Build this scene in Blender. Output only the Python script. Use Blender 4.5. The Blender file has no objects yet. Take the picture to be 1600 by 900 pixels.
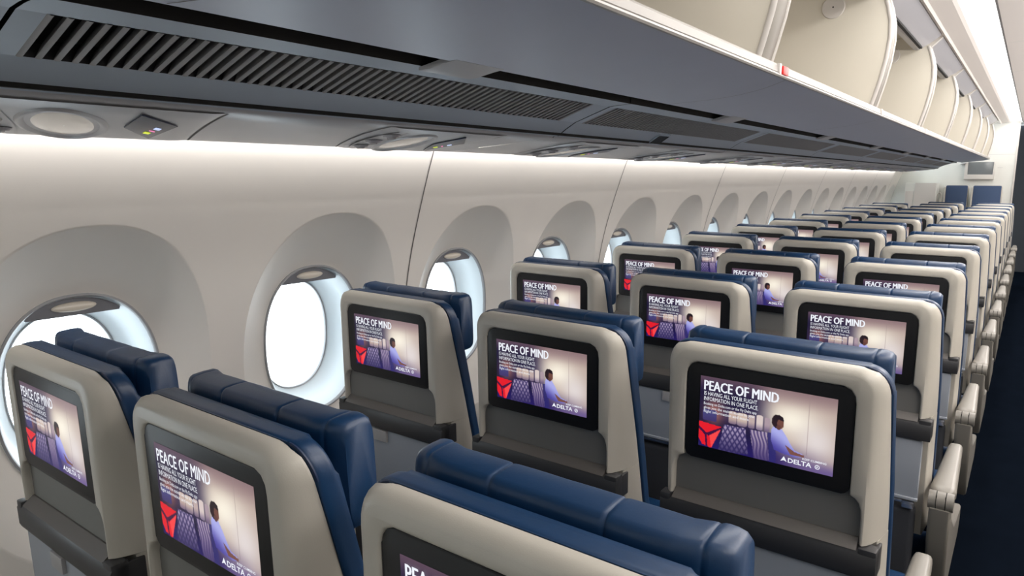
import bpy, bmesh, math, random
from mathutils import Vector, Matrix
random.seed(4)
C = bpy.context.scene.collection
S = bpy.context.scene

# ------------------------------------------------------------------ camera
F_PX = 1087.74; YAW, PIT, ROLL = .6377, .1606, .0039
EYE = Vector((0, 0, 1.49))
cy, sy, cp, sp, cr, sr = math.cos(YAW), math.sin(YAW), math.cos(PIT), math.sin(PIT), math.cos(ROLL), math.sin(ROLL)
fw = Vector((-sy*cp, cy*cp, -sp)); rt = Vector((cy, sy, 0)); up = rt.cross(fw)
rt, up = cr*rt + sr*up, -sr*rt + cr*up
cam = bpy.data.cameras.new('camera'); cam.sensor_width = 36; cam.lens = F_PX/1600*36
cam.clip_start = .02; cam.clip_end = 100
co = bpy.data.objects.new('camera', cam); C.objects.link(co)
m = Matrix((rt, up, -fw)).transposed().to_4x4(); m.translation = EYE; co.matrix_world = m
S.camera = co
S.view_settings.view_transform = 'Standard'; S.view_settings.look = 'None'
S.view_settings.gamma = 1; S.view_settings.use_curve_mapping = False
S.view_settings.exposure = 0.75

# ------------------------------------------------------------------ daylight outside the windows
w = bpy.data.worlds.new('world'); S.world = w; w.use_nodes = True
bg = w.node_tree.nodes['Background']; bg.inputs[0].default_value = (.86, .95, 1, 1); bg.inputs[1].default_value = 3.2

def area(name, loc, sx, sy_, power, color, direction=(0, 0, -1), spread=math.pi):
    l = bpy.data.lights.new(name, 'AREA'); l.shape = 'RECTANGLE'; l.size = sx; l.size_y = sy_
    l.energy = power; l.color = color; l.spread = spread
    o = bpy.data.objects.new(name, l); C.objects.link(o); o.location = loc
    d = Vector(direction).normalized()
    z = -d; y = Vector((0, 1, 0)); x = y.cross(z).normalized()
    o.matrix_world = Matrix(((x.x, y.x, z.x, loc[0]), (x.y, y.y, z.y, loc[1]), (x.z, y.z, z.z, loc[2]), (0, 0, 0, 1)))
    return o
# strip of ceiling wash light along the aisle, wall wash light above the windows
area('aisle_ceiling_light', (-.28, 6.4, 2.225), .13, 10.8, 38, (1, .97, .93))
area('cross_aisle_fill_light', (.9, 5.2, 2.2), .5, 11, 88, (1, .97, .94))  # added fill from the unseen right side, brightens the walls; no fitting built
area('ceiling_fill_uplight', (.62, 6.2, 2.02), .06, 11, 80, (1, .97, .95), (-.45, 0, 1))  # added out-of-frame uplight that whitens the ceiling; no cove built
area('wall_wash_light', (-1.538, 4.9, 1.595), .02, 12.6, 11.5, (1, .975, .955), (-.35, 0, -1))

# ------------------------------------------------------------------ materials
def mat(name, col, rough=.5, metal=0, emit=None, estr=1, bump=0, bscale=200, var=0, spec=.5, coat=0):
    m = bpy.data.materials.new(name); m.use_nodes = True; nt = m.node_tree; b = nt.nodes['Principled BSDF']
    b.inputs['Base Color'].default_value = (*col, 1); b.inputs['Roughness'].default_value = rough
    b.inputs['Metallic'].default_value = metal; b.inputs['Specular IOR Level'].default_value = spec
    b.inputs['Coat Weight'].default_value = coat
    if emit: b.inputs['Emission Color'].default_value = (*emit, 1); b.inputs['Emission Strength'].default_value = estr
    tc = nt.nodes.new('ShaderNodeTexCoord')
    if var:
        n = nt.nodes.new('ShaderNodeTexNoise'); n.inputs['Scale'].default_value = 9; n.inputs['Detail'].default_value = 3
        nt.links.new(tc.outputs['Object'], n.inputs['Vector'])
        mr = nt.nodes.new('ShaderNodeMapRange'); mr.inputs[3].default_value = 1-var; mr.inputs[4].default_value = 1+var
        nt.links.new(n.outputs[0], mr.inputs[0])
        mx = nt.nodes.new('ShaderNodeVectorMath'); mx.operation = 'SCALE'; mx.inputs[0].default_value = col
        nt.links.new(mr.outputs[0], mx.inputs['Scale']); nt.links.new(mx.outputs[0], b.inputs['Base Color'])
    if bump:
        n = nt.nodes.new('ShaderNodeTexNoise'); n.inputs['Scale'].default_value = bscale; n.inputs['Detail'].default_value = 2
        nt.links.new(tc.outputs['Object'], n.inputs['Vector'])
        bp = nt.nodes.new('ShaderNodeBump'); bp.inputs['Strength'].default_value = bump; bp.inputs['Distance'].default_value = .002
        nt.links.new(n.outputs[0], bp.inputs['Height']); nt.links.new(bp.outputs[0], b.inputs['Normal'])
    return m
def lin(r, g, b):
    return tuple(((c/255)/12.92 if c/255 <= .04045 else ((c/255+.055)/1.055)**2.4) for c in (r, g, b))
M = dict(
 wall=mat('wall_panel', lin(226, 221, 214), .45, bump=.05, bscale=500, var=.02),
 seam=mat('panel_seam', lin(96, 92, 90), .8),
 shell=mat('seat_shell_plastic', lin(176, 171, 161), .42, bump=.06, bscale=600, var=.02),
 shell2=mat('seat_tray_plastic', lin(136, 141, 149), .4, var=.02),
 ledge=mat('ledge_plastic', lin(84, 80, 77), .5),
 bar=mat('charcoal_plastic', lin(44, 44, 46), .45),
 bezel=mat('black_bezel', lin(20, 20, 22), .42, spec=.3),
 leather=mat('navy_leather', lin(7, 45, 80), .42, bump=.06, bscale=260, var=.08),
 fabric=mat('hazed_blue_fabric', lin(60, 78, 108), .8, bump=.2),  # blue lightened in the colour, standing in for far-end haze
 thread=mat('leather_seam', lin(14, 34, 66), .5),
 pocket=mat('dark_pocket_fabric', lin(38, 40, 46), .8, bump=.2),
 bin_under=mat('bin_underside', lin(176, 183, 202), .40, spec=.9, bump=.04, bscale=400, var=.03),
 vent=mat('vent_panel_grey', lin(166, 178, 192), .45, var=.02),
 slot=mat('vent_slat', lin(150, 148, 148), .5),
 dark=mat('dark_gap', lin(16, 15, 15), .9),
 service=mat('service_panel', lin(172, 172, 176), .35, var=.02),
 bin=mat('bin_cream', lin(205, 199, 186), .45, var=.015),
 binedge=mat('bin_trim_cream', lin(196, 191, 186), .35),
 recess=mat('shade_tinted_recess', lin(104, 103, 100), .5),  # grey darkened to stand in for shade below the bezel
 binlip=mat('bin_lip', lin(142, 138, 134), .4),
 binband=mat('bin_edge_band', lin(122, 117, 110), .6),
 header=mat('bin_header_grey', lin(170, 168, 172), .35),
 ceil=mat('ceiling_cream', lin(236, 228, 222), .5),
 carpet=mat('navy_carpet', lin(11, 16, 24), 1, spec=0, bump=.8, bscale=900, var=.25),
 red=mat('red_latch', lin(225, 30, 30), .4),
 lens=mat('light_lens', lin(225, 215, 200), .25, coat=.5),
 chrome=mat('satin_metal', lin(190, 190, 195), .25, metal=.9),
 sign=mat('sign_glass', lin(20, 34, 66), .35, spec=.25),
 sign_yellow=mat('sign_yellow', lin(200, 215, 30), .4, emit=lin(205, 220, 30), estr=.5),
 sign_pink=mat('sign_pink', lin(230, 120, 170), .4, emit=lin(235, 120, 180), estr=.5),
 sign_white=mat('sign_pale', lin(200, 210, 240), .4, emit=lin(190, 205, 245), estr=.5),
 bulk=mat('bulkhead_laminate', lin(212, 212, 207), .5, var=.02),
 screen_off=mat('monitor_glass', lin(110, 114, 116), .2),
 reveal=mat('window_reveal', lin(222, 230, 234), .35),
 rim=mat('window_rim', lin(150, 150, 152), .4),
 shade=mat('window_shade_grey', lin(118, 118, 124), .5),
 arm=mat('armrest_plastic', lin(118, 114, 107), .4, var=.03),
)
# thin clear window pane
gm = bpy.data.materials.new('window_glass'); gm.use_nodes = True; nt = gm.node_tree; nt.nodes.remove(nt.nodes['Principled BSDF'])
tr = nt.nodes.new('ShaderNodeBsdfTransparent'); tr.inputs[0].default_value = (.96, .98, .99, 1)
gl = nt.nodes.new('ShaderNodeBsdfGlossy'); gl.inputs['Roughness'].default_value = .05
mx = nt.nodes.new('ShaderNodeMixShader'); mx.inputs[0].default_value = .06
nt.links.new(tr.outputs[0], mx.inputs[1]); nt.links.new(gl.outputs[0], mx.inputs[2]); nt.links.new(mx.outputs[0], nt.nodes['Material Output'].inputs[0])
M['glass'] = gm
# LED diffuser of the ceiling
M['led'] = mat('led_diffuser', (1, 1, 1), .5, emit=(1, .98, .95), estr=1.0)
# seat-back display picture (colour attribute shown by the screen's own light)
sm = bpy.data.materials.new('display_picture'); sm.use_nodes = True; nt = sm.node_tree; b = nt.nodes['Principled BSDF']
at_ = nt.nodes.new('ShaderNodeAttribute'); at_.attribute_name = 'Picture'
b.inputs['Specular IOR Level'].default_value = .2; b.inputs['Base Color'].default_value = (.01, .01, .012, 1); b.inputs['Roughness'].default_value = .35
nt.links.new(at_.outputs['Color'], b.inputs['Emission Color']); b.inputs['Emission Strength'].default_value = .60
M['picture'] = sm
M['text'] = mat('display_text', (.02, .02, .02), .4, emit=(.9, .93, 1), estr=.58)

# ------------------------------------------------------------------ helpers
def link(name, me, parent=None, **props):
    o = bpy.data.objects.new(name, me); C.objects.link(o)
    if parent: o.parent = parent
    for k, v in props.items(): o[k] = v
    return o
def finish(name, bm, mats, parent=None, smooth=40, **props):
    bmesh.ops.recalc_face_normals(bm, faces=bm.faces)
    me = bpy.data.meshes.new(name); bm.to_mesh(me); bm.free()
    for mm in (mats if isinstance(mats, (list, tuple)) else [mats]): me.materials.append(M[mm])
    if smooth:
        me.shade_smooth()
        me.set_sharp_from_angle(angle=math.radians(smooth))
    return link(name, me, parent, **props)
def empty(name, loc=(0, 0, 0), **props):
    o = bpy.data.objects.new(name, None); C.objects.link(o); o.location = loc; o.empty_display_size = .05
    for k, v in props.items(): o[k] = v
    return o
def box(bm, c, s, bev=0, seg=2, mi=0, rot=None):
    r = bmesh.ops.create_cube(bm, size=1); vs = r['verts']
    for v in vs: v.co = Vector((v.co.x*s[0], v.co.y*s[1], v.co.z*s[2]))
    if bev:
        es = list({e for v in vs for e in v.link_edges})
        q = bmesh.ops.bevel(bm, geom=es, offset=bev, segments=seg, affect='EDGES', profile=.6)
        fs = set(q['faces']); vs = list({v for f in fs for v in f.verts} | {v for v in vs if v.is_valid})
        vs = list({v for v in vs if v.is_valid})
    for v in vs:
        p = v.co
        if rot: p = rot @ p
        v.co = p + Vector(c)
    for f in {f for v in vs for f in v.link_faces}: f.material_index = mi
    return vs
def prism(bm, pts, axis, a, b, mi=0, bev=0, seg=2):
    """closed polygon pts (two coords) extruded along axis from a to b"""
    def P(p, t):
        return {'x': (t, p[0], p[1]), 'y': (p[0], t, p[1]), 'z': (p[0], p[1], t)}[axis]
    A = [bm.verts.new(P(p, a)) for p in pts]; B = [bm.verts.new(P(p, b)) for p in pts]
    fa = bm.faces.new(A); fb = bm.faces.new(B[::-1]); fs = [fa, fb]
    n = len(pts)
    for i in range(n): fs.append(bm.faces.new((A[i], A[(i+1) % n], B[(i+1) % n], B[i])))
    for f in fs: f.material_index = mi
    vs = A+B
    if bev:
        es = list(fa.edges) + list(fb.edges)
        q = bmesh.ops.bevel(bm, geom=es, offset=bev, segments=seg, affect='EDGES', profile=.6)
        for f in q['faces']: f.material_index = mi
        vs = list({v for v in vs if v.is_valid} | {v for f in q['faces'] for v in f.verts})
    return vs
def rrect(x0, x1, z0, z1, rtl, rtr=None, rbr=0, rbl=0, n=6):
    rtr = rtl if rtr is None else rtr; out = []
    for cx, cz, r, a0 in ((x0+rbl, z0+rbl, rbl, 180), (x1-rbr, z0+rbr, rbr, 270), (x1-rtr, z1-rtr, rtr, 0), (x0+rtl, z1-rtl, rtl, 90)):
        if r <= 0: out.append((cx, cz)); continue
        for i in range(n+1):
            a = math.radians(a0 + 90*i/n); out.append((cx+r*math.cos(a), cz+r*math.sin(a)))
    return out
def sheet(bm, rows, mi=0, close=False):
    """rows: list of rows of points -> quads"""
    V = [[bm.verts.new(p) for p in r] for r in rows]
    for i in range(len(V)-1):
        n = len(V[i])
        for j in range(n if close else n-1):
            f = bm.faces.new((V[i][j], V[i][(j+1) % n], V[i+1][(j+1) % n], V[i+1][j])); f.material_index = mi
    return V
def copy_tree(o, parent=None):
    c = o.copy(); C.objects.link(c); c.parent = parent
    for ch in [x for x in KIDS.get(o.name, [])]: copy_tree(ch, c)
    return c
KIDS = {}
def index_children(root):
    for ch in root.children:
        KIDS.setdefault(root.name, []).append(ch); index_children(ch)
ORD = ['nearest', 'second', 'third', 'fourth', 'fifth', 'sixth', 'seventh', 'eighth', 'ninth', 'tenth', 'eleventh', 'twelfth', 'thirteenth', 'fourteenth', 'fifteenth', 'sixteenth', 'seventeenth', 'eighteenth']

# ================================================================== THE SETTING
Y0, Y1 = -1.6, 11.9
WY0, WD, NWIN, WFIRST = .690, .681, 17, -2
PROF = [(0, -1.66), (.3, -1.715), (.6, -1.745), (.8, -1.748), (1.0, -1.738), (1.113, -1.722), (1.226, -1.697), (1.337, -1.664), (1.465, -1.622), (1.548, -1.592), (1.70, -1.53)]
def wx(z):
    for (a, xa), (b_, xb) in zip(PROF, PROF[1:]):
        if z <= b_:
            t = (z-a)/(b_-a); return xa+(xb-xa)*t
    return PROF[-1][1]
def wxs(z):  # smoothed
    return (wx(z-.05)+wx(z-.025)+wx(z)+wx(z+.025)+wx(z+.05))/5
ZC = .971
OUT = (.292, .405); INN = (.185, .236); XI = -1.80
def oval(a, R, p=2.25):
    c, s = math.cos(a), math.sin(a)
    return R[0]*math.copysign(abs(c)**(2/p), c), R[1]*math.copysign(abs(s)**(2/p), s)
bm = bmesh.new()
ZB, ZT = .42, 1.50
N = 72
for k in range(WFIRST, NWIN):
    yc = WY0+WD*k
    angs = [2*math.pi*i/N for i in range(N)]
    rows = []
    # funnel from the oval opening out to the wall face
    for t in (0, .04, .15, .3, .5, .7, .85, .94, .985, 1.0):
        row = []
        for a in angs:
            yi, zi = oval(a, INN); yo, zo = oval(a, OUT)
            # the funnel foot sits flat, the mouth follows the curved wall
            u = t
            y = yi+(yo-yi)*u; z = zi+(zo-zi)*u + ZC
            xo = wxs(ZC+zo); d = xo-XI
            g = u**1.25 if u < 1 else 1
            row.append((XI + d*g*(1 if u < .94 else 1) - (.0 if u < .98 else 0), yc+y, z))
        rows.append(row)
    # wall face from the mouth to the rectangular cell
    for t in (.03, .12, .3, .5, .7, .85, 1.0):
        row = []
        for a in angs:
            yo, zo = oval(a, OUT); c, s = math.cos(a), math.sin(a)
            hy = WD/2; hz = (ZT-ZC) if s >= 0 else (ZC-ZB)
            q = min(hy/abs(c) if abs(c) > 1e-6 else 9, hz/abs(s) if abs(s) > 1e-6 else 9)
            # snap diagonals onto the corners
            yy, zz = c*q, s*q
            ac = math.atan2(hz, hy)
            aa = math.atan2(abs(s), abs(c))
            if abs(aa-ac) < math.pi/N*.999: yy, zz = math.copysign(hy, c), math.copysign(hz, s)
            y = yo+(yy-yo)*t; z = ZC+zo+(zz-zo)*t
            row.append((wxs(z), yc+y, z))
        rows.append(row)
    sheet(bm, rows, 0, close=True)
ya, yb = WY0+WD*(WFIRST-.5), WY0+WD*(NWIN-.5)
def strip(y0, y1, z0, z1, n=10):
    sheet(bm, [[(wxs(z0+(z1-z0)*i/n), y, z0+(z1-z0)*i/n) for y in (y0, y1)] for i in range(n+1)])
strip(ya, yb, 0, ZB); strip(ya, yb, ZT, 1.70, 6); strip(yb, Y1+.02, 0, 1.70, 20); strip(ya-.7, ya, 0, 1.70, 20)
bmesh.ops.remove_doubles(bm, verts=bm.verts, dist=.0004)
# panel joints, every second window
for j in range(-1, 9):
    y = 1.705+1.362*j
    zs = [.02+1.66*i/60 for i in range(61)]
    for dy, ww, off, mi in ((0, .0048, .0012, 1),):
        sheet(bm, [[(wxs(z)+off, y-ww/2, z), (wxs(z)+off, y+ww/2, z)] for z in zs], mi)
finish('wall_left', bm, ['wall', 'seam'], smooth=50, kind='structure')

# windows: rim, reveal, inner and outer pane, raised shade with pull
def make_window():
    r = empty('window_1', kind='structure')
    bm = bmesh.new()
    A = [2*math.pi*i/64 for i in range(64)]
    def ring(R, x, dz=0): return [(x, oval(a, R)[0], ZC+dz+oval(a, R)[1]) for a in A]
    sheet(bm, [ring((.187, .238), XI+.001), ring((.187, .238), XI+.005), ring((.182, .233), XI+.006), ring((.179, .230), XI+.002), ring((.179, .230), XI-.012)], close=True)
    finish('window_rim', bm, 'rim', r)
    bm = bmesh.new()
    sheet(bm, [ring((.180, .231), XI-.002), ring((.176, .226), XI-.012), ring((.168, .216), XI-.05), ring((.152, .20), XI-.095), ring((.136, .185), XI-.105), ring((.130, .178), XI-.112), ring((.128, .176), XI-.14)], close=True)
    finish('window_reveal', bm, 'reveal', r)
    bm = bmesh.new()
    bm.faces.new([bm.verts.new(p) for p in ring((.130, .178), XI-.118)])
    finish('pane', bm, 'glass', r, smooth=0)
    bm = bmesh.new()
    sheet(bm, [ring((.1335, .1815), XI-.1085), ring((.1315, .1795), XI-.1065), ring((.1285, .1765), XI-.1085), ring((.1275, .1755), XI-.114)], close=True)
    finish('pane_seal', bm, 'rim', r)
    # shade pulled up: only its lower edge and the pull are seen
    bm = bmesh.new()
    pts = [(p[1], p[2]) for p in ring((.178, .229), 0) if p[2] > ZC+.185]
    pts.sort(key=lambda q: q[0])
    pts = pts + [(q[0]*.97, ZC+.184) for q in reversed(pts)][::1]
    pts2 = [pts[i] for i in range(len(pts)) if i < len(pts)//2 or i in (len(pts)//2, len(pts)-1)]
    prism(bm, pts2, 'x', XI-.022, XI-.014)
    s = finish('window_shade', bm, 'shade', r, smooth=0)
    bm = bmesh.new()
    bmesh.ops.create_uvsphere(bm, u_segments=24, v_segments=12, radius=1)
    for v in bm.verts: v.co = Vector((XI-.012+v.co.x*.009, v.co.y*.050, ZC+.205+v.co.z*.012))
    finish('pull_tab', bm, 'lens', s)
    return r
w0 = make_window(); index_children(w0)
first = True
for k in range(WFIRST, NWIN):
    if first: o = w0; first = False
    else: o = copy_tree(w0)
    o.location = (0, WY0+WD*k, 0); o.name = 'window_%d' % (k-WFIRST+1)

# floor
bm = bmesh.new(); box(bm, (.1, 5.2, -.05), (3.8, 17.2, .1)); finish('floor', bm, 'carpet', smooth=0, kind='structure')
# ceiling
bm = bmesh.new()
prof = [(-.62, 2.262), (-.46, 2.222), (-.445, 2.214), (-.435, 2.222), (-.36, 2.236), (-.345, 2.245)]
sheet(bm, [[(x, y, z) for y in (Y0, Y1+.3)] for x, z in prof], 0)
sheet(bm, [[(x, y, 2.245) for y in (Y0, Y1+.3)] for x in (-.345, -.215)], 1)
sheet(bm, [[(x, y, z) for y in (Y0, Y1+.3)] for x, z in ((-.215, 2.245), (-.205, 2.245))], 2)
for j in range(11):
    a, b_ = Y0+1.36*j-.2, Y0+1.36*(j+1)-.206
    sheet(bm, [[(x, y, z) for y in (a, min(b_, 13.6))] for x, z in ((-.205, 2.243), (.0, 2.255), (.3, 2.27), (2.0, 2.27))], 0)
sheet(bm, [[(x, y, 2.29) for y in (Y0-.4, 13.6)] for x in (-1.8, 2.0)], 3)
finish('ceiling', bm, ['ceil', 'led', 'header', 'bulk'], smooth=20, kind='structure')
# walls closing the cabin
bm = bmesh.new(); box(bm, (1.95, 5.2, 1.14), (.1, 17.2, 2.3)); finish('wall_right', bm, 'wall', smooth=0, kind='structure')
bm = bmesh.new(); box(bm, (.1, Y0-.55, 1.14), (3.9, .1, 2.3)); finish('wall_back', bm, 'bulk', smooth=0, kind='structure')
bm = bmesh.new(); box(bm, (.1, 13.7, 1.14), (3.9, .1, 2.3)); finish('wall_far', bm, 'pocket', smooth=0, kind='structure')
bm = bmesh.new()
box(bm, (-1.03, Y1+.03, 1.13), (1.60, .06, 2.27), mi=0)
box(bm, (-.232, Y1+.02, 1.13), (.02, .09, 2.27), .006, mi=1)
box(bm, (-.40, Y1-.001, 1.62), (.06, .004, .003), mi=2)
box(bm, (-1.0, Y1-.0005, 1.80), (1.5, .002, .003), mi=2)
finish('wall_front', bm, ['bulk', 'binedge', 'header'], smooth=0, kind='structure')

# ================================================================== OVERHEAD BINS, VENT PANELS, SERVICE PANELS
BL = 1.36; BY = 1.738                     # a bin joint stands at y = BY + k*BL
NB = 8
UNDER = [(-.507, 1.717), (-.56, 1.706), (-.64, 1.695), (-.72, 1.686), (-.79, 1.679), (-.812, 1.677)]
ARC = [(-.532, 1.728), (-.515, 1.79), (-.500, 1.85), (-.486, 1.925), (-.479, 2.00), (-.482, 2.06), (-.495, 2.115), (-.512, 2.165)]
def make_bin():
    r = empty('overhead_bin', category='overhead bin')
    L = BL-.0005
    bm = bmesh.new()
    rows = [[(x, y, z) for y in (0, L)] for x, z in UNDER]
    sheet(bm, rows, 0); sheet(bm, [[(-.8125, y, z) for y in (0, L)] for z in (1.678, 1.72)], 1)
    sheet(bm, [[(x, y, z) for x, z in UNDER] for y in (L, L+.0005)], 0)
    # fine joint that sweeps across the underside
    cur = []
    for i in range(25):
        t = i/24; x = -.507-.30*t
        zz = UNDER[-1][1]
        for (xa, za), (xb, zb) in zip(UNDER, UNDER[1:]):
            if xb <= x <= xa: zz = za+(zb-za)*(x-xa)/(xb-xa)
        cur.append((x, .055+.055*math.sin(math.pi*t), zz-.0006))
    sheet(bm, [[p, (p[0], p[1]-.0022, p[2])] for p in cur], 2)
    finish('underside', bm, ['bin_under', 'dark', 'seam'], r, smooth=60)
    bm = bmesh.new()
    fas = [(-.507, 1.7165), (-.502, 1.7165), (-.500, 1.720), (-.502, 1.724), (-.505, 1.7245), (-.5035, 1.727), (-.506, 1.742), (-.512, 1.748), (-.525, 1.750), (-.70, 1.745), (-1.15, 1.735), (-1.15, 1.72), (-.75, 1.72), (-.55, 1.725)]
    prism(bm, fas, 'y', 0, L)
    finish('lip', bm, 'binlip', r, smooth=30)
    # end wall with its thick rounded front edge
    bm = bmesh.new()
    face = ARC + [(-.55, 2.215), (-1.15, 2.215), (-1.15, 1.735), (-.56, 1.735)]
    prism(bm, face, 'y', L-.095, L-.004)
    finish('end_wall', bm, 'bin', r, smooth=30)
    bm = bmesh.new()
    for yy in (L-.098, L-.007):
        rows = []
        for i, (x, z) in enumerate(ARC):
            rows.append([(x-.010, yy, z), (x-.006, yy-.003, z), (x+.002, yy-.003, z), (x+.005, yy, z), (x+.003, yy+.006, z), (x-.008, yy+.006, z)])
        sheet(bm, rows, 0, close=True)
    rows = [[(x-.004, L-.096, z), (x+.0005, L-.092, z), (x+.0005, L-.012, z), (x-.004, L-.008, z)] for x, z in ARC]
    sheet(bm, rows, 1)
    finish('edge_trim', bm, ['binedge', 'binband'], r, smooth=60)
    bm = bmesh.new()
    q = bmesh.ops.create_cone(bm, cap_ends=True, segments=40, radius1=.043, radius2=.040, depth=.006, matrix=Matrix.Translation((-.688, L-.097, 2.13)) @ Matrix.Rotation(math.pi/2, 4, 'X'))
    q = bmesh.ops.create_cone(bm, cap_ends=True, segments=12, radius1=.003, radius2=.003, depth=.002, matrix=Matrix.Translation((-.688, L-.101, 2.13)) @ Matrix.Rotation(math.pi/2, 4, 'X'))
    for f in bm.faces:
        if max((v.co.x+.688)**2 for v in f.verts) < 2e-5: f.material_index = 1
    finish('cover_disc', bm, ['binedge', 'dark'], r)
    bm = bmesh.new()
    box(bm, (-1.145, L/2, 1.97), (.01, L, .48)); box(bm, (-.86, L/2, 2.222), (.58, L, .01))
    finish('liner', bm, 'bin', r, smooth=0)
    # header rail with a dark slot under the ceiling edge
    bm = bmesh.new()
    prism(bm, [(-.585, 2.152), (-.560, 2.148), (-.500, 2.185), (-.462, 2.214), (-.46, 2.232), (-.585, 2.232)], 'y', 0, L-.096)
    box(bm, (-.545, (L-.12)/2, 2.152), (.014, L-.17, .010), mi=1)
    prism(bm, [(-.56, 2.150), (-.52, 2.158), (-.478, 2.198), (-.452, 2.222), (-.46, 2.234), (-.56, 2.234)], 'y', L-.040, L-.004, mi=2)
    finish('header_rail', bm, ['header', 'dark', 'binedge'], r, smooth=25)
    bm = bmesh.new()
    box(bm, (-.5045, L-.014, 1.7335), (.010, .014, .026), .003, mi=0)
    finish('latch_housing', bm, 'binedge', r)
    return r
b0 = make_bin(); index_children(b0)
bins = []
for k in range(-1, NB):
    o = b0 if k == -1 else copy_tree(b0)
    y = BY+BL*(k-1)
    o.location = (0, y, .003); bins.append(o)
    o['group'] = 'open overhead bins above the window seats'
    d = k+1
    o['label'] = ('open cream overhead bin before the nearest one, almost wholly cut off by the frame' if d == 0 else
                  'open cream overhead bin nearest the camera, its end wall carrying the red tab' if d == 1 else
                  'open cream overhead bin just beyond the red tab, round cover disc on its end wall' if d == 2 else
                  'open cream overhead bin, %s from the red tab along the row' % ORD[d-2])
    if d == NB: o['label'] = 'farthest open cream overhead bin, ending at the bulkhead'
bm = bmesh.new()
box(bm, (-.5020, 1.738+.026, 1.7365), (.007, .044, .020), .003)
o = finish('red_latch_tab', bm, 'red', label='small red latch tab on the front lip of the bins', category='latch')
# closing end panel of the bin row at the bulkhead
# vent panels
VP = [(-.862, 1.668), (-.90, 1.6665), (-.925, 1.664), (-1.03, 1.628), (-1.06, 1.611), (-1.088, 1.592)]
def make_vent():
    r = empty('vent_panel', category='air vent panel')
    L = BL-.006
    bm = bmesh.new()
    up_ = VP[:3]; lo = VP[3:]
    sheet(bm, [[(x, y, z) for y in (0, L)] for x, z in up_], 0); sheet(bm, [[(-.864, y, z) for y in (0, L)] for z in (1.669, 1.70)], 1)
    sheet(bm, [[(x, y, z) for y in (0, L)] for x, z in lo], 0)
    for a, b_ in ((0, .035), (L-.085, L)):
        sheet(bm, [[(x, y, z) for y in (a, b_)] for x, z in ((-.925, 1.664), (-1.03, 1.628))], 0)
    finish('panel', bm, ['vent', 'dark'], r, smooth=50)
    bm = bmesh.new()
    P0, P1 = Vector((-.925, 0, 1.664)), Vector((-1.03, 0, 1.628))
    d = (P1-P0).normalized(); nrm = Vector((d.z, 0, -d.x)); nrm = nrm if nrm.z > 0 else -nrm
    Q = [P0+nrm*.022, P1+nrm*.022]
    def q4(pts, mi):
        f = bm.faces.new([bm.verts.new(p) for p in pts]); f.material_index = mi
    a, b_ = .035, L-.085
    A = lambda p, y: Vector((p.x, y, p.z))
    q4([A(Q[0], a), A(Q[0], b_), A(Q[1], b_), A(Q[1], a)], 1)
    q4([A(P0, a), A(P0, b_), A(Q[0], b_), A(Q[0], a)], 1); q4([A(P1, a), A(P1, b_), A(Q[1], b_), A(Q[1], a)], 1)
    q4([A(P0, a), A(P1, a), A(Q[1], a), A(Q[0], a)], 1); q4([A(P0, b_), A(P1, b_), A(Q[1], b_), A(Q[0], b_)], 1)
    n = 58; st = (b_-a)/n
    for i in range(n+1):
        y = a+st*i
        rows = []
        for yy, dd in ((-.0042, 0), (-.002, -.0012), (.003, -.0012), (.0045, .002), (.012, .020), (.008, .021), (-.002, .004)):
            rows.append([A(P0+nrm*dd, y+yy), A(P1+nrm*dd, y+yy)])
        sheet(bm, [list(x) for x in zip(*rows)], 0, close=True)
    finish('grille', bm, ['slot', 'bar'], r, smooth=30)
    return r
v0 = make_vent(); index_children(v0)
for k in range(-1, NB):
    o = v0 if k == -1 else copy_tree(v0)
    o.location = (0, 1.68+BL*(k-1)+.003, .006)
    o['group'] = 'grey air vent panels under the overhead bins'
    d = k+1
    o['label'] = ('grey vent panel almost wholly behind the left frame edge' if d == 0 else
                  'nearest grey panel with a long slatted air vent, top left' if d == 1 else
                  'grey slatted vent panel, %s from the big one at top left' % ORD[d-1])
# dark gutter behind both joints, and the latches crossing it
bm = bmesh.new()
prism(bm, [(-.80, 1.685), (-.80, 1.72), (-1.16, 1.72), (-1.16, 1.60), (-1.075, 1.60), (-1.075, 1.63), (-1.00, 1.675), (-.87, 1.712), (-.865, 1.715), (-.81, 1.715)], 'y', Y0, 11.24)
finish('trim_1', bm, 'dark', smooth=0, kind='structure')
def make_latch():
    bm = bmesh.new()
    pr = [(-.800, 1.6765), (-.815, 1.674), (-.850, 1.664), (-.866, 1.6625), (-.866, 1.668), (-.82, 1.682), (-.80, 1.682)]
    prism(bm, pr, 'y', 0, .135, bev=.0015)
    for v in bm.verts: v.co.y += (v.co.x+.80)*.35
    return finish('latch_cover', bm, 'service', smooth=30)
l0 = make_latch()
for k in range(9):
    o = l0 if k == 0 else l0.copy()
    if k: C.objects.link(o)
    o.location = (0, .920+BL*k, .004)
    o['label'] = ('angled grey latch flap in the dark gutter beside the largest vent' if k == 0 else 'grey latch flap in the dark gutter, %s from the camera' % ORD[k]) if k < 8 else 'farthest grey latch flap in the dark gutter'
    o['category'] = 'latch'; o['group'] = 'latch flaps along the bin gutter'
# small vent grille on the second panel
bm = bmesh.new()
a = .4
box(bm, (0, 0, 0), (.055, .085, .004), .001, mi=0)
for i in range(6): box(bm, (0, -.033+i*.0132, -.0025), (.044, .006, .002), mi=1)
o = finish('small_grille', bm, ['vent', 'dark'], smooth=20, label='tiny square grille set in the second vent panel', category='vent')
o.location = (-1.058, 2.28, 1.6145); o.rotation_euler = (0, math.radians(-32), 0)

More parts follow.
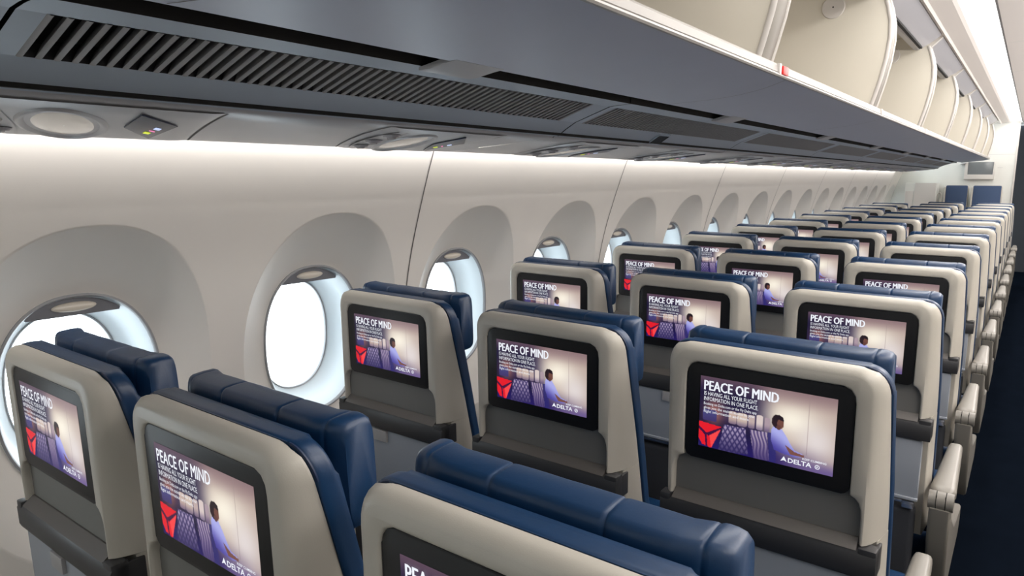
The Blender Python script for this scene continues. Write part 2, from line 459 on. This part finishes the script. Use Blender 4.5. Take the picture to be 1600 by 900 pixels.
# service panel strip (smooth, curved edge toward the wall)
SP = [(-1.100, 1.612), (-1.098, 1.590), (-1.106, 1.583), (-1.20, 1.576), (-1.33, 1.566), (-1.45, 1.557), (-1.495, 1.5535), (-1.508, 1.553), (-1.514, 1.557), (-1.514, 1.566), (-1.50, 1.57)]
def make_service():
    bm = bmesh.new(); L = BL-.004
    sheet(bm, [[(x, y, z) for y in (0, L)] for x, z in SP[1:]], 0); sheet(bm, [[(x, y, z) for y in (0, L)] for x, z in SP[:2]], 1)
    sheet(bm, [[(x, y, 1.63) for y in (0, L)] for x in (-1.08, -1.57)], 0)
    return finish('ceiling_strip', bm, ['service', 'seam'], smooth=50)
s0 = make_service()
for k in range(-1, NB):
    o = s0 if k == -1 else s0.copy()
    if k > -1: C.objects.link(o)
    o.location = (0, 1.68+BL*(k-1)+.002, .010); d = k+1
    o['category'] = 'ceiling panel'; o['group'] = 'grey service panels above the windows'
    o['label'] = ('grey service panel at the far left edge of the frame' if d == 0 else 'smooth grey service panel above the windows, %s along' % ORD[d-1])
def psz(x): return 1.583+(.033/.46)*(x+1.10)
def make_psu():
    """passenger service unit, lying under the service panel"""
    r = empty('service_unit', category='service unit')
    bm = bmesh.new()
    # housing: a slanted lens-shaped tray, rim swelling below the panel
    def edge(t, side):      # t 0..1 from gutter to wall
        x = -1.112-.39*t
        if side == 0: y = -.315+.04*math.sin(t*math.pi)*0 + .17*t**1.4
        else: y = .085+.03*t+.11*t**1.2-.0
        return x, y
    rows = []
    NX = 14
    for i in range(NX+1):
        t = i/NX; row = []
        xa_, ya_ = edge(t, 0); xb_, yb_ = edge(t, 1)
        for j in range(17):
            s = j/16; y = ya_+(yb_-ya_)*s
            h = .0065*min(1, min(s, 1-s)*14)*min(1, .35+min(t, 1-t)*8)
            row.append((xa_, y, psz(xa_)-.001-h))
        rows.append(row)
    sheet(bm, rows, 0)
    for side, sg in ((0, -1), (1, 1)):
        pts = [edge(i/20, side) for i in range(21)]
        sheet(bm, [[(x, y+sg*.001, psz(x)-.0015), (x, y+sg*.006, psz(x)-.0015)] for x, y in pts], 1)
    finish('housing', bm, ['service', 'seam'], r, smooth=60)
    # nozzle recess and three air nozzles
    bm = bmesh.new()
    rows = []
    for i in range(13):
        t = i/12; x = -1.14-.32*t; yc = -.255+.13*t**1.3; hw = .034*math.sin(math.pi*(.08+.84*t))**.5
        rows.append([(x, yc-hw+2*hw*j/6, psz(x)-.0085-.004*math.sin(math.pi*j/6)*(-1)*.6) for j in range(7)])
    sheet(bm, rows, 0)
    finish('nozzle_tray', bm, 'header', r, smooth=60)
    for t in (.16, .48, .78):
        x = -1.14-.32*t; yc = -.255+.13*t**1.3
        bm = bmesh.new()
        bmesh.ops.create_cone(bm, cap_ends=True, segments=24, radius1=.018, radius2=.022, depth=.005)
        for f in bm.faces:
            if f.normal.z < -.9: f.material_index = 0
        bmesh.ops.create_cone(bm, cap_ends=True, segments=24, radius1=.011, radius2=.014, depth=.009)
        box(bm, (0, 0, -.005), (.024, .004, .004), .001)
        z = psz(x)-.010
        for v in bm.verts: v.co = v.co+Vector((x, yc, z))
        nz = finish('air_nozzle', bm, 'header', r)
    # reading light lens with bright rim
    def ellipse_ring(cx, cyy, a, b_, ang, n=40):
        ca, sa = math.cos(ang), math.sin(ang)
        return [(cx+a*math.cos(2*math.pi*i/n)*ca-b_*math.sin(2*math.pi*i/n)*sa, cyy+a*math.cos(2*math.pi*i/n)*sa+b_*math.sin(2*math.pi*i/n)*ca) for i in range(n)]
    cx, cyy, an = -1.31, -.09, math.radians(154)
    bm = bmesh.new()
    rr = []
    for a, b_, dz in ((.185, .066, .006), (.182, .063, .011), (.176, .057, .012), (.170, .052, .008), (.166, .049, .006)):
        rr.append([(x, y, psz(x)-dz) for x, y in ellipse_ring(cx, cyy, a, b_, an)])
    sheet(bm, rr, 0, close=True)
    rim = finish('lamp_rim', bm, 'service', r, smooth=60)
    bm = bmesh.new()
    rr = [[(x, y, psz(x)-dz) for x, y in ellipse_ring(cx, cyy, a, b_, an)] for a, b_, dz in ((.167, .050, .0065), (.12, .036, .0085), (.05, .015, .0095), (.002, .001, .0095))]
    sheet(bm, rr, 0, close=True)
    finish('lamp_lens', bm, 'lens', r, smooth=60)
    # sign display, leaning toward the passengers
    bm = bmesh.new()
    q0 = [(-1.285, -.005), (-1.135, -.045), (-1.235, .065), (-1.425, .105)]
    prism(bm, q0[::-1], 'z', -.0025, .0, bev=.001)
    for v in bm.verts: v.co.z += psz(v.co.x)-.0085
    sg = finish('sign_display', bm, 'sign', r, smooth=30)
    for nm, mt, c in (('seat_belt_sign', 'sign_yellow', (-1.335, .060)), ('no_smoking_sign', 'sign_pink', (-1.307, .056)), ('device_sign', 'sign_white', (-1.275, .050))):
        bm = bmesh.new()
        d = .009 if nm == 'no_smoking_sign' else .014
        prism(bm, [(c[0]-d, c[1]+.008), (c[0]-d+.012, c[1]-.008), (c[0]+d+.004, c[1]-.013), (c[0]+d-.008, c[1]+.003)], 'z', -.0008, 0)
        for v in bm.verts: v.co.z += psz(v.co.x)-.0112
        finish(nm, bm, mt, sg, smooth=0)
    return r
p0 = make_psu(); index_children(p0)
for k in range(0, 14):
    o = p0 if k == 0 else copy_tree(p0)
    o.location = (0, .60+.785*k, .010)
    o['group'] = 'passenger service units over the seat rows'
    o['label'] = ['service unit at the left edge, with dark display and big oval lamp',
                  'service unit left of the first wall seam, oval lamp and teal display'][k] if k < 2 else 'passenger service unit with small display, %s from the camera' % ORD[k]

# ================================================================== SEATS
# --- picture shown on the displays
PW, PH = 232, 132
def mixc(a, b, t):
    t = max(0, min(1, t)); return tuple(a[i]+(b[i]-a[i])*t for i in range(3))
def sstep(a, b, x):
    t = max(0, min(1, (x-a)/(b-a))); return t*t*(3-2*t)
def inpoly(x, y, P):
    r = False; j = len(P)-1
    for i in range(len(P)):
        if (P[i][1] > y) != (P[j][1] > y) and x < (P[j][0]-P[i][0])*(y-P[i][1])/(P[j][1]-P[i][1])+P[i][0]: r = not r
        j = i
    return r
def rr_in(x, y, x0, x1, y0, y1, r):
    dx = max(x0+r-x, 0, x-x1+r); dy = max(y0+r-y, 0, y-y1+r); return x0 <= x <= x1 and y0 <= y <= y1 and dx*dx+dy*dy <= r*r
BODY = [(.575, .50), (.60, .495), (.635, .53), (.665, .60), (.70, .70), (.73, .77), (.79, .80), (.80, .83), (.74, .86), (.66, .85), (.585, .82), (.56, .70), (.558, .56)]
def picture(u, v):
    # wall with warm window glow, darker purple left side
    c = mixc((26, 20, 54), (186, 166, 156), sstep(.42, .66, u-.10*(v-.5)))
    g = math.exp(-((u-.70)**2/.035+(v-.38)**2/.05)); c = mixc(c, (252, 244, 226), g*.95)
    g = math.exp(-((u-.88)**2/.02+(v-.62)**2/.06)); c = mixc(c, (236, 230, 232), g*.7)
    c = mixc(c, (120, 92, 100), sstep(.26, -.02, v)*.7)
    if abs(u-.815) < .003 and v < .8: c = mixc(c, (150, 130, 130), .6)
    c = mixc(c, (34, 22, 92), sstep(.62, .98, v)*sstep(1.15, .45, u)*.97)
    c = mixc(c, (92, 74, 140), sstep(.80, 1.0, v)*sstep(.5, 1, u)*.8)
    if u < .55:
        g = math.exp(-((u-.12)**2/.006+(v-.48)**2/.03)); c = mixc(c, (240, 150, 110), g*.6)
        g = math.exp(-((u-.33)**2/.02+(v-.50)**2/.01)); c = mixc(c, (120, 96, 130), g*.6)
    # headrests
    for a, b_, q, w_, col in ((.03, .14, .46, .62, (70, 66, 120)), (.235, .295, .42, .595, (196, 172, 160)), (.30, .375, .42, .60, (206, 186, 172)), (.385, .435, .42, .60, (190, 170, 166)), (.445, .495, .40, .60, (216, 200, 196)), (.505, .545, .41, .60, (170, 150, 160))):
        if rr_in(u, v, a, b_, q, w_, .018): c = mixc(col, (60, 44, 96), sstep(.5, .62, v)*.6)
    # seat backs: quilted, then striped
    if inpoly(u, v, [(.20, .625), (.365, .62), (.395, .97), (.24, 1.01), (.16, 1.01)]):
        d = abs(((u*26+v*9) % 1)-.5)+0; e = abs(((u*26-v*9) % 1)-.5)
        q = min(.5-d, .5-e)
        c = mixc((40, 32, 84), (176, 160, 190), min(1, q*3.2)*sstep(1.15, .6, v))
    if inpoly(u, v, [(.40, .62), (.525, .61), (.555, .99), (.44, 1.01)]):
        q = abs((((u-.09*(v-.6))*38+math.sin(v*22)*.25) % 1)-.5)*2
        c = mixc((64, 50, 104), (198, 180, 196), q*sstep(1.1, .6, v))
    if inpoly(u, v, [(.53, .60), (.57, .60), (.60, .86), (.60, 1.0), (.555, 1.0)]): c = mixc(c, (44, 40, 110), .8)
    # traveller by the window
    if inpoly(u, v, BODY):
        c = mixc((170, 172, 232), (70, 62, 150), sstep(.58, .86, v+(.62-u)*1.0))
    if inpoly(u, v, [(.66, .72), (.73, .79), (.80, .81), (.80, .835), (.70, .835)]): c = (120, 78, 70)
    if ((u-.598)/.041)**2+((v-.435)/.092)**2 < 1: c = (44, 28, 34)
    if ((u-.622)/.024)**2+((v-.455)/.070)**2 < 1: c = (112, 72, 62)
    if ((u-.610)/.016)**2+((v-.51)/.035)**2 < 1: c = (96, 60, 54)
    if inpoly(u, v, [(.575, .35), (.61, .34), (.64, .37), (.645, .42), (.60, .40), (.57, .44)]): c = (34, 22, 30)
    # red corner mark
    if inpoly(u, v, [(-.01, .645), (.185, .675), (.105, 1.0), (.03, .97), (-.01, .86)]):
        c = (226, 26, 40)
        if inpoly(u, v, [(.185, .675), (.105, 1.0), (.085, .80)]): c = (246, 70, 72)
        for P_ in ([(-.01, .70), (.065, .80), (.075, 1.0), (.06, 1.0), (.05, .83), (-.01, .74)], [(.06, .80), (.185, .672), (.19, .69), (.078, .84)]):
            if inpoly(u, v, P_): c = (60, 14, 60)
    return c
SX0, SX1, SZ0, SZ1 = -.1225, .1225, .970, 1.112
def text_verts(bm, body, x, z, h, width=None, mi=1, bold=0, y=-.0012):
    cu = bpy.data.curves.new('t', 'FONT'); cu.body = body; cu.size = 1; cu.offset = bold; cu.resolution_u = 2
    o = bpy.data.objects.new('t', cu); C.objects.link(o)
    dg = bpy.context.evaluated_depsgraph_get(); me = bpy.data.meshes.new_from_object(o.evaluated_get(dg))
    xs = [v.co.x for v in me.vertices]; x0_, x1_ = min(xs), max(xs)
    kz = h/.70; kx = width/(x1_-x0_) if width else kz
    vs = [bm.verts.new((x+(v.co.x-x0_)*kx, y, z+v.co.y*kz)) for v in me.vertices]
    for p in me.polygons:
        try: f = bm.faces.new([vs[i] for i in p.vertices]); f.material_index = mi
        except ValueError: pass
    bpy.data.objects.remove(o); bpy.data.curves.remove(cu); bpy.data.meshes.remove(me)
def make_screen_mesh():
    bm = bmesh.new()
    W_, H_ = SX1-SX0, SZ1-SZ0
    V = [[bm.verts.new((SX0+W_*i/PW, 0, SZ1-H_*j/PH)) for i in range(PW+1)] for j in range(PH+1)]
    for j in range(PH):
        for i in range(PW): bm.faces.new((V[j][i], V[j+1][i], V[j+1][i+1], V[j][i+1]))
    nb = (PW+1)*(PH+1)
    X = lambda u: SX0+W_*u
    Z = lambda v: SZ1-H_*v
    for dx, dy in ((-.0032, 0), (-.0016, .0001), (0, .0002), (.0016, .0003), (.0032, .0004)):
        text_verts(bm, 'PEACE OF MIND', X(.035+dx), Z(.185), H_*.135, W_*.565, y=-.0012-dy)
    text_verts(bm, 'IS HAVING ALL YOUR FLIGHT', X(.035), Z(.262), H_*.056, W_*.41, bold=0)
    text_verts(bm, 'INFORMATION IN ONE PLACE.', X(.035), Z(.335), H_*.056, W_*.42, bold=0)
    text_verts(bm, 'Booking on Delta.com or the Fly Delta app', X(.035), Z(.395), H_*.038, W_*.41, bold=0)
    text_verts(bm, 'gives you the easiest access to your', X(.035), Z(.450), H_*.038, W_*.40, bold=0)
    text_verts(bm, 'flight information and more.', X(.035), Z(.505), H_*.038, W_*.36, bold=0)
    text_verts(bm, 'KEEP CLIMBING', X(.79), Z(.865), H_*.026, W_*.165, bold=.01)
    text_verts(bm, 'DELTA', X(.69), Z(.945), H_*.060, W_*.165, bold=.02)
    for P_ in ([(.660, .875), (.637, .945), (.660, .928)], [(.660, .875), (.660, .928), (.683, .945)]):
        f = bm.faces.new([bm.verts.new((X(a), -.0012, Z(b_))) for a, b_ in P_]); f.material_index = 1
    n = 16
    oc = [bm.verts.new((X(.895)+.0042*math.cos(2*math.pi*i/n), -.0012, Z(.92)+.0042*math.sin(2*math.pi*i/n))) for i in range(n)]
    ic = [bm.verts.new((X(.895)+.0030*math.cos(2*math.pi*i/n), -.0012, Z(.92)+.0030*math.sin(2*math.pi*i/n))) for i in range(n)]
    for i in range(n):
        f = bm.faces.new((oc[i], oc[(i+1) % n], ic[(i+1) % n], ic[i])); f.material_index = 1
    for P_ in ([(.888, .935), (.895, .90), (.899, .925)],):
        f = bm.faces.new([bm.verts.new((X(a), -.0012, Z(b_))) for a, b_ in P_]); f.material_index = 1
    bm.verts.index_update()
    me = bpy.data.meshes.new('screen'); bm.to_mesh(me); bm.free()
    ca = me.color_attributes.new('Picture', 'BYTE_COLOR', 'POINT')
    buf = [1.0]*(4*len(me.vertices))
    for j in range(PH+1):
        for i in range(PW+1):
            c = lin(*picture(i/PW, j/PH)); k = 4*(j*(PW+1)+i); buf[k:k+3] = c
    ca.data.foreach_set('color', buf)
    me.materials.append(M['picture']); me.materials.append(M['text'])
    return me
SCREEN_ME = make_screen_mesh()

# --- seat: local x centred on the seat, y = 0 at the rear face at the top, z from the floor
ZTOP = 1.172
def taper(x, z):      # the back narrows toward its top
    t = min(1, max(0, (z-.90)/.27)); a = abs(x)
    return x if a < .15 else math.copysign(.15+(a-.15)*(1-.16*t**1.3), x)
def shear(p):          # rear face leans away as it goes down, back thickens
    d = max(0, ZTOP-p[2])
    t = p[1]
    fl = math.copysign(.013*min(1, max(0, t)/.026), p[0]) if abs(p[0]) > .172 else 0
    return Vector((taper(p[0]+fl, p[2]), d*.03 + t*(1+d*8 if t > 0 else 1), p[2]))
def lean(p):           # for things fixed on the rear face
    return Vector((p[0], p[1]+max(0, ZTOP-p[2])*.03, p[2]))
def apply(bm, fn):
    for v in bm.verts: v.co = fn(v.co)
def subdiv_z(bm, zs):
    for z in zs:
        bmesh.ops.bisect_plane(bm, geom=list(bm.verts)+list(bm.edges)+list(bm.faces), plane_co=(0, 0, z), plane_no=(0, 0, 1))
def make_seat():
    r = empty('passenger_seat', category='seat')
    # shell: rear frame with an opening, around a deeper rear wall
    bm = bmesh.new()
    HW = .1925
    outer = rrect(-HW, HW, .857, ZTOP, .046, n=8)
    # frame = outer outline minus the opening (open at the bottom), drawn as one U polygon
    top = rrect(-HW, HW, .857, ZTOP, .046, n=8)
    # walk: bottom-left -> bottom-right is cut by the opening
    bl, br = (-HW, .857), (HW, .857)
    arch = [p for p in top if p not in (bl, br)]
    right_in = [(.171, .857), (.171, .905), (.170, .920), (.166, .932), (.160, .939), (.1507, .944), (.1507, 1.108), (.1485, 1.122), (.142, 1.132), (.130, 1.1375)]
    left_in = [(-x, z) for x, z in right_in][::-1]
    poly = [br] + arch + [bl] + left_in[::-1] + right_in[::-1]
    # order: br, arch(top right -> top left), bl, then inner left going up, inner right going down
    prism(bm, poly, 'y', 0, .024, bev=.0)
    bmesh.ops.recalc_face_normals(bm, faces=bm.faces)
    es = [e for e in bm.edges if len(e.link_faces) == 2 and all(abs(v.co.y) < 1e-6 for v in e.verts)]
    outer_e = [e for e in es if any(abs(abs(v.co.x)-HW) < .05 and (abs(v.co.x) > .18 or v.co.z > 1.15) for v in e.verts) and all(abs(v.co.x) > .18 or v.co.z > 1.15 for v in e.verts)]
    inner_e = [e for e in es if e not in outer_e and not all(abs(v.co.z-.857) < 1e-6 for v in e.verts)]
    bmesh.ops.bevel(bm, geom=outer_e, offset=.015, segments=4, affect='EDGES', profile=.42)
    inner_e = [e for e in inner_e if e.is_valid]
    bmesh.ops.bevel(bm, geom=inner_e, offset=.004, segments=3, affect='EDGES', profile=.5)
    # rear wall, and the body down to the seat pan
    prism(bm, rrect(-HW+.001, HW-.001, .855, ZTOP-.001, .045, n=8), 'y', .016, .027, bev=.001)
    prism(bm, rrect(-HW, HW, .50, .8565, 0, n=8), 'y', .010, .027, bev=.002)
    subdiv_z(bm, [.60, .70, .80, .90, .95, 1.0, 1.05, 1.1])
    apply(bm, shear)
    finish('backrest_shell', bm, 'shell', r, smooth=38)
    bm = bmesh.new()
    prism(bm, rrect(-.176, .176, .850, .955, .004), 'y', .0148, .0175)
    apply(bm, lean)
    finish('shade_tinted_recess', bm, 'recess', r, smooth=0, label='recess under the display, shade painted in as darker grey')
    # bezel and screen
    bm = bmesh.new()
    prism(bm, rrect(-.1498, .1498, .943, 1.137, .022, .022, .012, .012), 'y', .003, .017, bev=.003)
    apply(bm, lean)
    bz = finish('screen_bezel', bm, 'bezel', r, smooth=38)
    sc = link('screen', SCREEN_ME, bz)
    me = SCREEN_ME
    for v in me.vertices: v.co = lean(Vector((v.co.x, v.co.y+.0025, v.co.z)))
    # charcoal lip of the pocket, with a light top ledge
    bm = bmesh.new()
    pr_ = [(-.008, .800), (-.011, .808), (-.011, .842), (-.006, .850), (.016, .857), (.020, .85), (.020, .800)]
    prism(bm, pr_, 'x', -.1945, .203, bev=.002)
    box(bm, (-.184, .004, .846), (.022, .028, .022), .004); box(bm, (.1875, .006, .843), (.030, .030, .026), .004)
    box(bm, (.199, .022, .826), (.008, .05, .050), .002)
    apply(bm, lean)
    finish('pocket_lip', bm, 'bar', r, smooth=38)
    bm = bmesh.new()
    prism(bm, [(-.0085, .8505), (-.006, .8525), (.012, .866), (.018, .866), (.018, .858), (-.006, .8495)], 'x', -.170, .170)
    apply(bm, lean)
    finish('ledge', bm, 'ledge', r, smooth=0)
    # tray table, stowed, with turn latch
    bm = bmesh.new()
    box(bm, (0, .008, .712), (.372, .022, .170), .006)
    box(bm, (0, -.003, .630), (.374, .012, .008), .002)
    apply(bm, lean)
    tt = finish('tray_table', bm, 'shell2', r, smooth=38)
    bm = bmesh.new(); box(bm, (-.03, -.0055, .780), (.050, .010, .032), .002); apply(bm, lean)
    finish('tray_latch', bm, 'slot', tt)
    bm = bmesh.new(); box(bm, (0, .010, .614), (.35, .012, .010), .003)
    for s in (-1, 1): box(bm, (s*.165, .006, .610), (.03, .022, .022), .004)
    apply(bm, lean)
    finish('tray_hinge', bm, 'chrome', r)
    bm = bmesh.new()
    vs = box(bm, (0, .030, .44), (.365, .05, .31), .015, 3)
    apply(bm, lean)
    finish('literature_pocket', bm, 'pocket', r, smooth=38)
    # leather back cushion
    bm = bmesh.new()
    prism(bm, rrect(-.2085, .2085, .46, ZTOP+.000, .046, n=8), 'y', .030, .064, bev=.012, seg=4)
    subdiv_z(bm, [.55, .65, .75, .85, .95, 1.05])
    def lc(p):
        d = max(0, ZTOP-p[2]); sag = .012*math.exp(-((p[0])/.09)**2)*(1 if p[2] > 1.12 else 0)
        q = Vector((taper(p[0], p[2]), p[1]*.95, p[2]-sag))
        return Vector((q.x, q.y+d*.24, q.z))
    apply(bm, lc)
    bc = finish('back_cushion', bm, 'leather', r, smooth=60)
    bm = bmesh.new()   # piping along the rear rim
    path = [p for p in rrect(-.206, .206, .60, ZTOP-.003, .045, n=8)]
    path = path[1:] + path[:1]
    pts = [Vector((p[0], .0325, p[1])) for p in path if True]
    pts = [lc(p) for p in pts]
    rows = []
    for i, p in enumerate(pts):
        a_ = pts[max(0, i-1)]; b_ = pts[min(len(pts)-1, i+1)]; t = (b_-a_).normalized() if (b_-a_).length > 1e-6 else Vector((1, 0, 0))
        n1 = Vector((0, 1, 0)); n2 = t.cross(n1).normalized()
        rows.append([p+(n1*math.cos(q*math.pi/3)+n2*math.sin(q*math.pi/3))*.0022 for q in range(6)])
    sheet(bm, rows[:-1], 0, close=True)
    finish('piping', bm, 'thread', bc)
    # headrest: padded block in three stitched sections, ends turned forward
    bm = bmesh.new()
    ns = 28
    US = sorted(set([-1+2*i/48 for i in range(49)] + [sg*(c+d)/.182 for sg in (-1, 1) for c in (.068, .160) for d in (-.006, -.003, -.0015, 0, .0015, .003, .006)]))
    rows = []
    for u in US:
        x = u*.182
        e = 1-min(1, max(0, (abs(u)-.90)/.10))**2*.10
        pinch = 1-.05*math.exp(-((abs(x)-.068)/.0022)**2)-.04*math.exp(-((abs(x)-.160)/.0022)**2)
        crown = 1+.03*math.cos(((abs(x) % .068)/.068-.5)*math.pi)
        hy, hz = .029*pinch*crown*e, .078*(1-.014*math.exp(-((abs(x)-.068)/.0020)**2)-.012*math.exp(-((abs(x)-.160)/.0020)**2))*(1-.05*(1-e)/.10)
        row = []
        for j in range(ns):
            a = 2*math.pi*j/ns; c, s = math.cos(a), math.sin(a); p = 5.5
            row.append((x, hy*math.copysign(abs(c)**(2/p), c)+.012*max(0, abs(u)-.75)/.25, hz*math.copysign(abs(s)**(2/p), s)))
        rows.append(row)
    V = sheet(bm, rows, 0, close=True)
    for V_, sg in ((V[0], -1), (V[-1], 1)):
        cx = V_[0].co.x; m_ = sum((v.co for v in V_), Vector())/ns
        r2 = [bm.verts.new((cx+sg*.006, m_.y+(v.co.y-m_.y)*.88, m_.z+(v.co.z-m_.z)*.93)) for v in V_]
        for j in range(ns): bm.faces.new((V_[j], V_[(j+1) % ns], r2[(j+1) % ns], r2[j]))
        bm.faces.new(r2)
    T = Matrix.Translation((0, .108, 1.105)) @ Matrix.Rotation(math.radians(3), 4, 'X')
    for v in bm.verts: v.co = T @ v.co
    hr = finish('headrest', bm, 'leather', r, smooth=60)
    bm = bmesh.new(); box(bm, (0, .076, 1.07), (.14, .03, .10), .004); finish('headrest_bracket', bm, 'bar', hr)
    # seat cushion and pedestal
    bm = bmesh.new(); box(bm, (0, .47, .40), (.43, .46, .13), .035, 4)
    for v in bm.verts: v.co.z += (v.co.y-.47)*.08
    finish('seat_cushion', bm, 'leather', r, smooth=60)
    bm = bmesh.new(); box(bm, (0, .46, .315), (.42, .44, .05), .01); finish('seat_pan', bm, 'bar', r)
    for s in (-1, 1):
        bm = bmesh.new()
        prism(bm, [(.22, 0), (.30, 0), (.34, .29), (.60, .29), (.64, 0), (.72, 0), (.68, .315), (.24, .315)], 'x', s*.14-.015, s*.14+.015, bev=.003)
        finish('leg', bm, 'slot', r)
    return r
def make_armrest_parts(parent):
    # hinged cap, knuckle, and the side frame below
    X = .240
    bm = bmesh.new()
    rows = []
    for t in (0, .02, .06, .2, .5, .8, .93, .98, 1.0):
        y = .045+.40*t; hw = .0315-.013*t; hz = .016
        if t in (0, 1.0): hw *= .72; hz *= .6
        if t in (.02, .98): hw *= .92; hz *= .88
        zc = .648+.006*t
        rows.append([(X+hw*cx_, y, zc+hz*cz_) for cx_, cz_ in ((-1, -.7), (-.9, -1), (.9, -1), (1, -.7), (1, .45), (.82, .85), (.5, 1), (-.5, 1), (-.82, .85), (-1, .45))])
    V = sheet(bm, rows, 0, close=True); bm.faces.new(V[0]); bm.faces.new(V[-1][::-1])
    finish('armrest', bm, 'arm', parent, smooth=50)
    bm = bmesh.new()
    for dx, w_ in ((-.0205, .017), (0, .020), (.0205, .017)):
        q = bmesh.ops.create_cone(bm, cap_ends=True, segments=28, radius1=.0245, radius2=.0245, depth=w_)
        for v in q['verts']: v.co = Vector((X+dx+v.co.z, .030+v.co.x, .637+v.co.y))
    for dx in (-.0105, .0105): box(bm, (X+dx, .030, .637), (.002, .040, .040), mi=1)
    finish('armrest_hinge', bm, ['arm', 'dark'], parent, smooth=35)
    bm = bmesh.new()
    prism(bm, [(.005, .620), (.050, .628), (.085, .56), (.30, .44), (.62, .40), (.64, .34), (.60, .30), (.16, .30), (.075, .40), (.030, .52)], 'x', X-.026, X+.024, bev=.010, seg=3)
    finish('side_frame', bm, 'arm', parent, smooth=40)
seat = make_seat()
arm_seat_made = False
index_children(seat)
COLS = (('window', -1.352), ('middle', -.854), ('aisle', -.356))
ROWY = lambda k: .4526+.80*k
protos = {'plain': seat}
used = set()
FILL = {
 ('window', 0): 'beige and navy seat at the lower left corner, overlapping the nearest window',
 ('middle', 0): 'beige and navy seat low at left, middle of the nearest row, whole display showing',
 ('aisle', 0): 'foreground seat cut by the bottom frame edge, wide navy headrest and cropped display',
 ('window', 1): 'seat back right of the second window, display and grey tray edge showing',
 ('middle', 1): 'seat at picture centre with a fully visible bright display',
 ('aisle', 1): 'largest complete seat back, lower right, sharp bright display with red mark',
}
WN = ['first', 'second', 'third', 'fourth', 'fifth', 'sixth', 'seventh', 'eighth', 'ninth', 'tenth', 'eleventh', 'twelfth', 'thirteenth']
def label_seat(o, col, k):
    if (col, k) in FILL: o['label'] = FILL[(col, k)]
    else:
        side = {'window': 'window column beside the wall', 'middle': 'middle column', 'aisle': 'aisle column by the dark floor'}[col]
        o['label'] = 'beige and navy seat back, %s row, %s' % (WN[k], side)
    o['group'] = 'rows of beige-shelled navy seats'
# aisle seats carry the armrest
for k in range(13):
    for col, x in COLS:
        if col == 'window' and k > 11: continue
        if k == 0 and col == 'window': o = seat
        else:
            o = copy_tree(seat)
        o.location = (x, ROWY(k), 0); label_seat(o, col, k)
        if col == 'aisle':
            if 'arm' not in protos:
                make_armrest_parts(o); protos['arm'] = [c for c in o.children if c.name.split('.')[0] in ('armrest', 'armrest_hinge', 'side_frame')]
            else:
                for c in protos['arm']:
                    d = c.copy(); C.objects.link(d); d.parent = o

# ================================================================== FRONT OF THE CABIN
def bulk_seat(x, wdt, label):
    r = empty('high_back_seat', (x, 11.62, 0), label=label, category='seat', group='high-backed seats against the bulkhead')
    bm = bmesh.new(); prism(bm, rrect(-wdt/2-.012, wdt/2+.012, .45, 1.375, .03), 'y', .06, .14, bev=.012, seg=3)
    finish('backrest_shell', bm, 'shell', r)
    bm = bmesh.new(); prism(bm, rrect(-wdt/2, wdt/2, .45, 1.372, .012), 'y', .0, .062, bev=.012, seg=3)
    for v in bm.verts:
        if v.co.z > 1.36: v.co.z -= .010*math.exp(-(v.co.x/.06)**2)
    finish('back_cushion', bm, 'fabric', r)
    bm = bmesh.new(); box(bm, (-wdt/2-.012, .04, 1.05), (.022, .12, .60), .008); finish('side_wing', bm, 'shell', r)
    bm = bmesh.new(); box(bm, (0, -.20, .42), (wdt, .44, .12), .03, 3); finish('seat_cushion', bm, 'leather', r)
    bm = bmesh.new(); box(bm, (0, -.12, .18), (wdt*.8, .34, .36), .01); finish('pedestal', bm, 'bar', r)
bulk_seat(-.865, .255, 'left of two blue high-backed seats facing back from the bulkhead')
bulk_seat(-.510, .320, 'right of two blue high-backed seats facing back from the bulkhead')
# loop armrest beside the left seat, standing as its own frame on the floor
r = empty('loop_armrest', (-1.055, 11.47, 0), label='curved beige loop armrest standing left of the blue seats', category='handle')
bm = bmesh.new()
path = [(0, 0)]; rows = []
pts = [(-.025, z) for z in (0, .5, 1.0, 1.22)] + [(.0-.025*math.cos(a), 1.22+.045*math.sin(a)) for a in [math.pi*i/8 for i in range(1, 9)]] + [(.025, z) for z in (1.0, .5, 0)]
for i, (x, z) in enumerate(pts):
    rows.append([(x+.009*math.cos(q*math.pi/3)*(1 if x <= 0 else 1), .02*math.sin(q*math.pi/3), z+(.009*math.cos(q*math.pi/3) if 3 < i < 12 else 0)) for q in range(6)])
V = sheet(bm, rows, 0, close=True)
finish('loop', bm, 'shell', r)
bm = bmesh.new(); box(bm, (0, 0, .012), (.08, .08, .024), .005); finish('foot_plate', bm, 'bar', r)
# monitor on the bulkhead
r = empty('wall_monitor', (-.625, Y1, 1.46), label='framed grey monitor high on the bulkhead, under the bin end', category='monitor')
bm = bmesh.new()
prism(bm, [(-.185, 0), (.165, 0), (.165, .235), (.150, .235), (.150, .062), (-.150, .062), (-.150, .235), (-.185, .235)], 'y', -.06, -.001, bev=.003)
finish('frame', bm, 'binedge', r)
bm = bmesh.new(); box(bm, (0, -.03, .15), (.30, .03, .176), .003); finish('screen', bm, 'screen_off', r)
# white lockers by the window wall
r = empty('locker', (-1.30, 11.70, 0), label='tall white locker between the window wall and the blue seats', category='locker')
bm = bmesh.new(); box(bm, (0, .05, .70), (.40, .28, 1.40), .008); finish('body', bm, 'bulk', r)
bm = bmesh.new(); box(bm, (.055, -.096, .72), (.26, .014, 1.37), .004); d = finish('door', bm, 'binedge', r)
bm = bmesh.new(); box(bm, (-.14, -.094, .66), (.10, .010, 1.25), .004); finish('side_door', bm, 'binedge', r)
